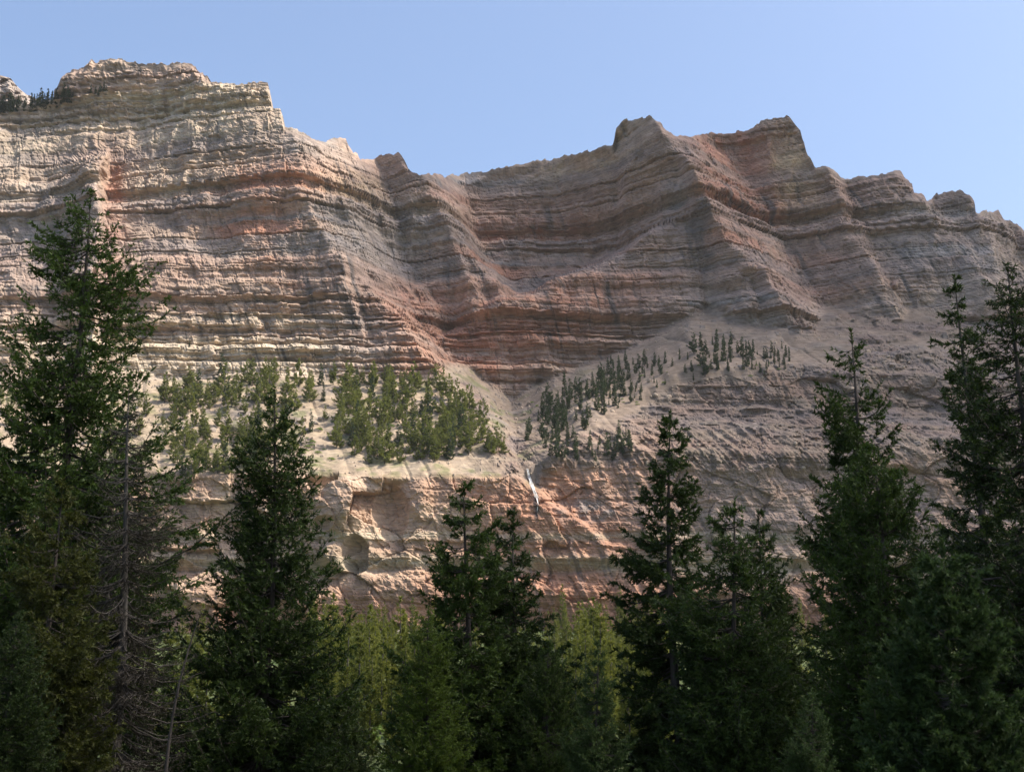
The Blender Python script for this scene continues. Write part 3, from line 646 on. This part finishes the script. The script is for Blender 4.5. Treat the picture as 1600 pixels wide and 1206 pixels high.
fg_copy(5, 545, 1085, 52, 2.2, M_needle_dk, 'low dark spruce beside the dense conical spruce', 1.0)
fg_copy(7, 860, 1000, 42, 2.9, M_needle, 'low bushy spruce right beside the slimmer middle spruce', .9)
fg_copy(7, 20, 960, 35, 5.1, M_needle_dk, 'low dark spruce filling the bottom left corner', 1.1)
# dead spruce: grey-brown bare twigs
D_ = 41; tipw = at(215, 610, D_); b = np.array([tipw[0], D_, 0.0]); b[2] = float(gz(b[0], b[1])) - .1; H = tipw[2] - b[2]
ms = conifer('dead_spruce', 390, H, [(0, .05), (.12, .7), (.3, 1.25), (.6, 1.8), (1, 2.1)], 480, 60000, .06, .012, M_needle_dead, M_bark_grey, jit=.4, low=-.35, top_up=.2, curl=.15, bare=.08, twig_r=.008)
tag(plant('dead_spruce', ms, b), 'dead grey-brown twiggy spruce between the tallest and the dense conical spruce', 'dead tree')
D_ = 36; tipw = at(322, 955, D_); b = np.array([tipw[0] - .8, D_, 0.0]); b[2] = float(gz(b[0], b[1])) - .1; H = tipw[2] - b[2]
ms = conifer('dead_sapling', 391, H, [(0, .04), (.3, .3), (1, .6)], 60, 600, .05, .01, M_needle_dead, M_bark, jit=.4, low=.1, top_up=.4, bare=.3, lean=(.8, 0), tr=.05, twig_r=.005)
ds = plant('dead_sapling', ms, b); [c for c in ds.children if c.name.startswith('branches')][0]['kind'] = 'stuff'
tag(ds, 'thin leaning bare sapling left of the dense conical spruce', 'dead tree')

# ---- valley conifers in the sun
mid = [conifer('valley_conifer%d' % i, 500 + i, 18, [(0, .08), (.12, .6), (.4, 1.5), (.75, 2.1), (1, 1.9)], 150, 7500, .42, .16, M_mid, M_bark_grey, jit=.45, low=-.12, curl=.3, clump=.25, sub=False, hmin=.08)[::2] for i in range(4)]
spots = [(880, 914, 430), (934, 940, 420), (966, 916, 440), (992, 930, 450), (858, 955, 400), (905, 975, 380), (546, 962, 455), (601, 976, 450), (618, 985, 460), (655, 972, 440), (575, 1000, 390), (700, 975, 440),
  (588, 1060, 300), (570, 1085, 250), (612, 1100, 230), (1003, 1058, 300), (985, 1085, 260), (1015, 1110, 220), (905, 1065, 280), (885, 1100, 240), (1205, 960, 420), (1250, 935, 440), (1290, 950, 430), (270, 975, 430), (300, 1000, 400),
  (330, 990, 420), (360, 1010, 380), (60, 1020, 360), (110, 1050, 330), (20, 1000, 400), (640, 1060, 310), (660, 1110, 230), (1040, 1000, 380), (1020, 960, 430), (1420, 930, 440), (1460, 950, 420), (1100, 950, 440), (1150, 940, 450), (780, 950, 440), (820, 965, 420),
  (470, 980, 430), (510, 975, 450), (430, 1000, 400), (400, 1020, 380), (180, 1000, 400), (220, 985, 420), (960, 990, 350), (945, 1040, 300), (560, 1040, 330), (605, 1030, 350), (1340, 960, 430), (1380, 940, 440), (1550, 960, 420), (1500, 980, 400)]
g = np.random.default_rng(21); vall = [[], [], [], []]
for i, (tx, ty, D_) in enumerate(spots):
    tw = at(tx, ty, D_); b = np.array([tw[0], D_, 0.0]); b[2] = float(gz(b[0], b[1])) - .2
    s_ = max(.35, (tw[2] - b[2]) / 18)
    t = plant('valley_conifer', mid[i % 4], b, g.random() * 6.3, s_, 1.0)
    z_ = 0 if tx < 500 else 1 if tx < 740 else 2 if tx < 1045 else 3
    vall[z_].append((tx, ty, t))
# the wood goes on between these, down to the foreground
for i in range(190):
    D_ = float(np.interp(i, [0, 189], [72, 430])) * g.uniform(.9, 1.1); tx = g.uniform(-60, 1660) if i % 3 == 0 else g.uniform(470, 700) if i % 3 == 1 else g.uniform(850, 1050)
    b = np.array([(tx - 800) / F * D_ * .98, D_, 0.0]); b[2] = float(gz(b[0], b[1])) - .2
    s_ = g.uniform(.42, .72) * min(1, (D_ / 180) ** .5)
    t = plant('valley_conifer', mid[i % 4], b, g.random() * 6.3, s_, 1.0)
    vall[0 if tx < 500 else 1 if tx < 740 else 2 if tx < 1045 else 3].append((tx, 1300 - D_, t))
row = [(x_, D0) for D0, xs_ in ((78, list(range(540, 640, 22)) + list(range(850, 1060, 26)) + list(range(230, 350, 30)) + [20, 60, 110]), (105, list(range(530, 660, 20)) + list(range(840, 1070, 24)) + list(range(240, 350, 26)))) for x_ in xs_]
for i, (tx, D_) in enumerate(row):
    tx += g.uniform(-8, 8); D_ *= g.uniform(.92, 1.08)
    b = np.array([(tx - 800) / F * D_ * .98, D_, 0.0]); b[2] = float(gz(b[0], b[1])) - .2
    t = plant('valley_conifer', mid[i % 4], b, g.random() * 6.3, g.uniform(.24, .42), 1.0)
    vall[0 if tx < 500 else 1 if tx < 740 else 2 if tx < 1045 else 3].append((tx, 1300 - D_, t))
for z_, wh in enumerate(('behind the left-hand spruces', 'in the gap left of the middle spruces', 'in the gap right of the middle spruces', 'behind the right-hand spruces')):
    rank_labels(vall[z_], 'sunlit valley conifer' if z_ in (1, 2) else 'valley conifer', wh, 'valley conifers ' + wh, 4, ('farthest row', 'far row', 'near row', 'nearest row'))

# ---- trees on the benches
pine = []
for i in range(9):
    slim = (2.3, 2.7, 2.0, 2.9, 2.4, 1.9, 1.6, 1.4, 1.2)[i]
    pr = [(0, .12), (.10, slim * .35), (.3, slim * .7), (.6, slim * 1.1), (.82, slim * 1.0), (1, .3)] if i < 6 else [(0, .06), (.2, slim * .45), (.6, slim), (.9, slim * 1.15), (1, slim)]
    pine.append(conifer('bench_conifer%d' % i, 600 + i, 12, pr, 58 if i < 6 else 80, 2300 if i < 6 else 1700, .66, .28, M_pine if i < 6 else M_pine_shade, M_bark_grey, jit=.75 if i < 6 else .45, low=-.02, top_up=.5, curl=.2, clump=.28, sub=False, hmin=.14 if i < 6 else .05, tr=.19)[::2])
def inside(px, py, poly):
    c = False; j = len(poly) - 1
    for i in range(len(poly)):
        if (poly[i][1] > py) != (poly[j][1] > py) and px < (poly[j][0] - poly[i][0]) * (py - poly[i][1]) / (poly[j][1] - poly[i][1]) + poly[i][0]: c = not c
        j = i
    return c
def forest(poly, n, mind, hpx, kinds, name, kind, where, seed, leaf=None, density=None, rows=3):
    g = np.random.default_rng(seed); pts = []; tries = 0; items = []
    xs = [p[0] for p in poly]; ys = [p[1] for p in poly]
    while len(pts) < n and tries < n * 80:
        tries += 1
        x, y = g.uniform(min(xs), max(xs)), g.uniform(min(ys), max(ys))
        if not inside(x, y, poly): continue
        if density and g.random() > density(x, y): continue
        if any((x - a) ** 2 + ((y - b) * 1.4) ** 2 < mind ** 2 for a, b in pts): continue
        pts.append((x, y))
        p = on_rock(x, y); h = g.uniform(*hpx) * p[1] / F / math.cos(R(8))
        t = plant(name, pine[kinds[int(g.integers(len(kinds)))]], (p[0], p[1], p[2] - .6), g.random() * 6.3, h / 12, 1.0, leaf)
        t.scale = tuple(c * q for c, q in zip(t.scale, (g.uniform(.8, 1.25), g.uniform(.8, 1.25), 1)))
        items.append((x, y, t))
    rank_labels(items, kind, where, kind + 's ' + where, rows)
# base points: a tree's foot is lower in the picture than its crown
forest([(515, 640), (545, 598), (600, 590), (690, 608), (742, 645), (792, 708), (700, 720), (560, 726), (520, 700)], 140, 9.0, (24, 54), [0, 1, 2, 3, 4, 5, 6], 'bench_conifer', 'sunlit conifer', 'of the dense stand on the left bench', 31)
forest([(245, 610), (330, 598), (430, 592), (520, 600), (520, 655), (480, 690), (430, 735), (290, 750), (250, 700)], 118, 9.5, (22, 54), [0, 1, 2, 3, 4, 5, 6], 'bench_conifer', 'sunlit conifer', 'on the bench around the conical spruce tip', 32,
       density=lambda x, y: .25 if (x > 430 and y > 640) else 1)
forest([(-40, 610), (245, 622), (245, 745), (-40, 745)], 42, 14, (22, 46), [0, 1, 2, 3], 'bench_conifer', 'sunlit conifer', 'on the bench behind the tallest spruce', 33)
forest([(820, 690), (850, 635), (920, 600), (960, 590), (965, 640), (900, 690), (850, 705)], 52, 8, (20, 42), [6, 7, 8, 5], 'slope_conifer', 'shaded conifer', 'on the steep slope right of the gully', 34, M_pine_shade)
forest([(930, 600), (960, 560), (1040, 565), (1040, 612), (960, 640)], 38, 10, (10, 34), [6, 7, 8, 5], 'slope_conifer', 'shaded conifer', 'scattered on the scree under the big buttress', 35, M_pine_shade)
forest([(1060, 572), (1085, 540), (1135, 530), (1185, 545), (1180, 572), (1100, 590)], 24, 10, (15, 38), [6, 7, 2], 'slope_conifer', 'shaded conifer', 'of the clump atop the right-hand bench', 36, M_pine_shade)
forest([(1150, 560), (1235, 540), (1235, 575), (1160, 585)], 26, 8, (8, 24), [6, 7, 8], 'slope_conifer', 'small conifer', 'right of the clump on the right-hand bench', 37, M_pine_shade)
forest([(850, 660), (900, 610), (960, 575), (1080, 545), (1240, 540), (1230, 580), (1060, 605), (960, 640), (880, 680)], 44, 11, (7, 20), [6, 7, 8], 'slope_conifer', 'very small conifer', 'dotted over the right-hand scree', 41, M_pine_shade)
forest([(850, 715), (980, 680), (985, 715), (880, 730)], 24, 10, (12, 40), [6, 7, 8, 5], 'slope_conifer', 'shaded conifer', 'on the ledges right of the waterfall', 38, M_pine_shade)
forest([(-40, 172), (0, 171), (60, 164), (112, 154), (112, 160), (0, 178), (-40, 180)], 56, 3.2, (20, 34), [6, 7, 6], 'ridge_conifer', 'tiny dark conifer', 'along the top left ridge', 39, M_ridge, None, 1)
forest([(130, 148), (165, 146), (167, 151), (130, 152)], 8, 4, (12, 22), [6, 7, 6], 'ridge_conifer', 'tiny dark conifer', 'in the small cluster below the left summit', 40, M_ridge, None, 1)
for (x, y, h, lab) in ((295, 536, 11, 'small lone conifer on a ledge of the lit wall, left of two'), (467, 530, 10, 'small lone conifer on a ledge of the lit wall, right of two'), (48, 512, 18, 'lone conifer on a ledge of the lit wall beside the tallest spruce')):
    p = on_rock(x, y); t = plant('ledge_conifer', pine[6], (p[0], p[1] - .5, p[2] - .4), 1.0, h * p[1] / F / 12); tag(t, lab, 'conifer')

# ---- low shrubs
def shrub_mesh(seed):
    g = np.random.default_rng(seed); n = 420
    d = norm(g.normal(size=(n, 3))); d[:, 2] = np.abs(d[:, 2]); r = .55 + .45 * g.random(n) ** .5
    c = d * r[:, None] * (1 + .35 * vn(d[:, 0] * 2.2 + seed, d[:, 1] * 2.2, seed=seed))[:, None] * [1, 1, .8]
    a = norm(g.normal(size=(n, 3))); b = norm(np.cross(a, g.normal(size=(n, 3))))
    V = np.stack([c - a * .09, c + b * .13, c + a * .09], 1).reshape(-1, 3)
    st = [tubes(np.zeros((9, 3)), norm(np.stack([np.cos(np.arange(9) * .7), np.sin(np.arange(9) * .7), np.full(9, .9)], 1)) * .75, .035, .012, 3)]
    Vs, Qs = join(st)
    return mesh_np('shrub_stems', Vs, Qs, M_bark_grey), mesh_np('shrub_foliage', V, np.arange(len(V)).reshape(-1, 3), M_bush, False, np.repeat(g.random(n), 3)[:, None].repeat(3, 1) * .7)
sh = [shrub_mesh(s_) for s_ in (1, 2, 3)]
g = np.random.default_rng(51)
shl = {}
def shrub(p, r, i, lab, grp, px=0, py=0):
    e = empty('shrub', (p[0], p[1], p[2] - .15)); e.scale = (r, r, r * g.uniform(.7, 1.0)); e.rotation_euler = (0, 0, g.random() * 6)
    obj('stems', sh[i % 3][0], e); obj('foliage', sh[i % 3][1], e); shl.setdefault((lab, grp), []).append((px, py, e))
for i in range(34):
    x = g.normal(500, 24) if i < 20 else g.uniform(430, 780); y = g.uniform(690, 730) if i < 20 else g.uniform(660, 728)
    shrub(on_rock(x, y), g.uniform(.9, 1.9), i, ('bright green shrub', 'on the sandy left bench'), 'shrubs on the left bench', x, y)
for i in range(26):
    x, y = g.uniform(770, 1230), 0; y = np.interp(x, [770, 850, 1000, 1230], [640, 650, 610, 560]) + g.uniform(-22, 30)
    shrub(on_rock(x, y), g.uniform(.6, 1.3), i, ('dull green shrub', 'on the scree right of the gully'), 'shrubs on the right scree', x, y)
for i, (x, y, D_, r) in enumerate(((625, 985, 470, 4), (645, 1000, 450, 4.5), (605, 1005, 440, 3.5), (690, 985, 450, 4), (1000, 1110, 200, 2.6), (985, 1150, 160, 2.4), (1020, 1165, 140, 2.2), (600, 1150, 150, 2.4), (580, 1180, 120, 2.0), (905, 1120, 180, 2.4), (330, 1050, 260, 4), (300, 1090, 200, 3), (55, 1110, 200, 3.5), (640, 1150, 150, 2))):
    q = at(x, y, D_); shrub((q[0], D_, float(gz(q[0], D_))), r, i, ('lime green shrub', 'on the valley floor'), 'bushes on the valley floor', x, y)
for i in range(44):
    D_ = g.uniform(70, 330); x = g.uniform(520, 680) if i % 3 == 0 else g.uniform(840, 1060) if i % 3 == 1 else g.uniform(0, 350)
    q = at(x, 1150, D_); shrub((q[0], D_, float(gz(q[0], D_))), g.uniform(.8, 2.2) * (D_ / 150) ** .3, i, ('lime green shrub', 'on the valley floor'), 'bushes on the valley floor', x, 1300 - D_)
for (lk, grp), it in shl.items(): rank_labels(it, lk[0], lk[1], grp)

# ---- boulders
def boulder_mesh(seed):
    import bmesh
    bm = bmesh.new(); bmesh.ops.create_icosphere(bm, subdivisions=2, radius=1)
    for vtx in bm.verts:
        c = np.array(vtx.co); q = np.round(c * 1.6 + seed * .37) / 1.6 - seed * .37 / 1.6
        vtx.co = tuple((c * .55 + q * .45) * (1 + .18 * float(vn(np.array([c[0] * 2 + seed]), np.array([c[1] * 2]), np.array([c[2] * 2]), seed)[0])) * np.array([1, .9, .7]))
    me = bpy.data.meshes.new('boulder'); bm.to_mesh(me); bm.free(); me.materials.append(M_boulder); return me
M_boulder = plain('boulder_stone', (.27, .2, .155), (.42, .34, .26), 1.5, .95, (1, 1, 2), .6, .1)
bo = [boulder_mesh(s_) for s_ in range(4)]
bol = {}
for i in range(46):
    if i < 20: x, y = g.uniform(775, 1050), 0; y = np.interp(x, [775, 850, 1050], [650, 640, 590]) + g.uniform(-15, 30); lab, grp = ('grey-tan boulder', 'on the scree right of the gully'), 'boulders on the right scree'
    elif i < 32: x, y = g.uniform(1330, 1460), g.uniform(550, 610); lab, grp = ('brown boulder', 'on the far right scree pocket'), 'boulders on the far right scree'
    else: x, y = g.uniform(440, 540), g.uniform(620, 725); lab, grp = ('tan boulder', 'on the sandy left bench'), 'boulders on the left bench'
    p = on_rock(x, y); o = obj('boulder', bo[i % 4], None, (p[0], p[1], p[2])); s_ = g.uniform(.6, 1.8); o.scale = (s_ * g.uniform(.8, 1.5), s_, s_ * g.uniform(.7, 1)); o.rotation_euler = (g.random(), g.random(), g.random() * 6)
    bol.setdefault((lab, grp), []).append((x, y, o))
for (lk, grp), it in bol.items(): rank_labels(it, lk[0], lk[1], grp, 2, ('upper row', 'lower row'))
q = at(629, 1005, 470); o = obj('boulder', bo[1], None, (q[0], 470, float(gz(q[0], 470)) + 1.2)); o.scale = (2.6, 2.2, 3.0); tag(o, 'pinkish boulder standing in the grass below the lower cliff', 'boulder')

# ---- loose stones over both benches
ico = np.array([(0, 0, 1), (.89, 0, .45), (.28, .85, .45), (-.72, .53, .45), (-.72, -.53, .45), (.28, -.85, .45), (.72, .53, -.45), (-.28, .85, -.45), (-.89, 0, -.45), (-.28, -.85, -.45), (.72, -.53, -.45), (0, 0, -1)])
icf = np.array([(0, 1, 2), (0, 2, 3), (0, 3, 4), (0, 4, 5), (0, 5, 1), (1, 6, 2), (2, 7, 3), (3, 8, 4), (4, 9, 5), (5, 10, 1), (6, 7, 2), (7, 8, 3), (8, 9, 4), (9, 10, 5), (10, 6, 1), (11, 7, 6), (11, 8, 7), (11, 9, 8), (11, 10, 9), (11, 6, 10)])
jj, ii_ = np.nonzero((REG == 1) & (PX > -20) & (PX < 1620) & ~cut)
pick = g.integers(0, len(jj), 3000); SP = P[jj[pick], ii_[pick]]
ss = .16 + .75 * g.random(3000) ** 4
SV = SP[:, None] + (ico[None] * (1 + .35 * (g.random((3000, 12, 1)) - .5))) * (ss[:, None] * g.uniform(.6, 1.3, (3000, 3)))[:, None]
SF = icf[None] + (np.arange(3000) * 12)[:, None, None]
obj('scree_stones', mesh_np('scree_stones', SV.reshape(-1, 3), SF.reshape(-1, 3), M_boulder), kind='stuff')

# ---- waterfall: thin white strands running down the notch in the lower cliff
wf = np.array([(823, 734), (826, 745), (830, 757), (834, 768), (837, 777), (839, 790), (838, 800)], float)
parts = []
for k_ in range(13):
    off = (k_ - 6) * .36 + g.uniform(-.5, .5)
    pts = np.array([on_rock(x + g.uniform(-.5, .5) + off * np.interp(y, [734, 775, 800], [.35, 1.5, .8]), y) + [0, -.5 - .15 * (k_ % 3), 0] for x, y in wf])
    n_ = int(g.integers(4, 8)) if abs(k_ - 6) < 4 else int(g.integers(3, 6))
    parts.append(tubes(pts[:n_ - 1], pts[1:n_], np.linspace(.08, .15, n_ - 1) * g.uniform(.4, 1.1), np.linspace(.08, .15, n_ - 1) * g.uniform(.3, 1.1), 5))
Vw, Qw = join(parts)
M_fall = plain('falling_water', (.68, .67, .65), (.88, .87, .85), 2, .3, (1, 1, .3), .4)
tag(obj('waterfall', mesh_np('waterfall', Vw, Qw, M_fall, True)), 'thin white waterfall spilling over the rim of the red lower cliff', 'waterfall')

# ------------------------------------------------------------------ thin summer haze in the valley air
hv = np.array([(x, y, z) for z in (-8.0, 445.0) for y in (-2650.0, 1700.0) for x in (-2650.0, 2650.0)])
hz_ = obj('haze', mesh_np('haze', hv, np.array([(0, 2, 3, 1), (4, 5, 7, 6), (0, 1, 5, 4), (2, 6, 7, 3), (0, 4, 6, 2), (1, 3, 7, 5)])), kind='stuff')
m = bpy.data.materials.new('haze_air'); m.use_nodes = True; n = m.node_tree.nodes; n.remove(n['Principled BSDF'])
pv = n.new('ShaderNodeVolumePrincipled'); pv.inputs['Density'].default_value = .00003; pv.inputs['Color'].default_value = (.9, .94, 1, 1); pv.inputs['Anisotropy'].default_value = .2
m.node_tree.links.new(pv.outputs[0], n['Material Output'].inputs['Volume']); hz_.data.materials.append(m)
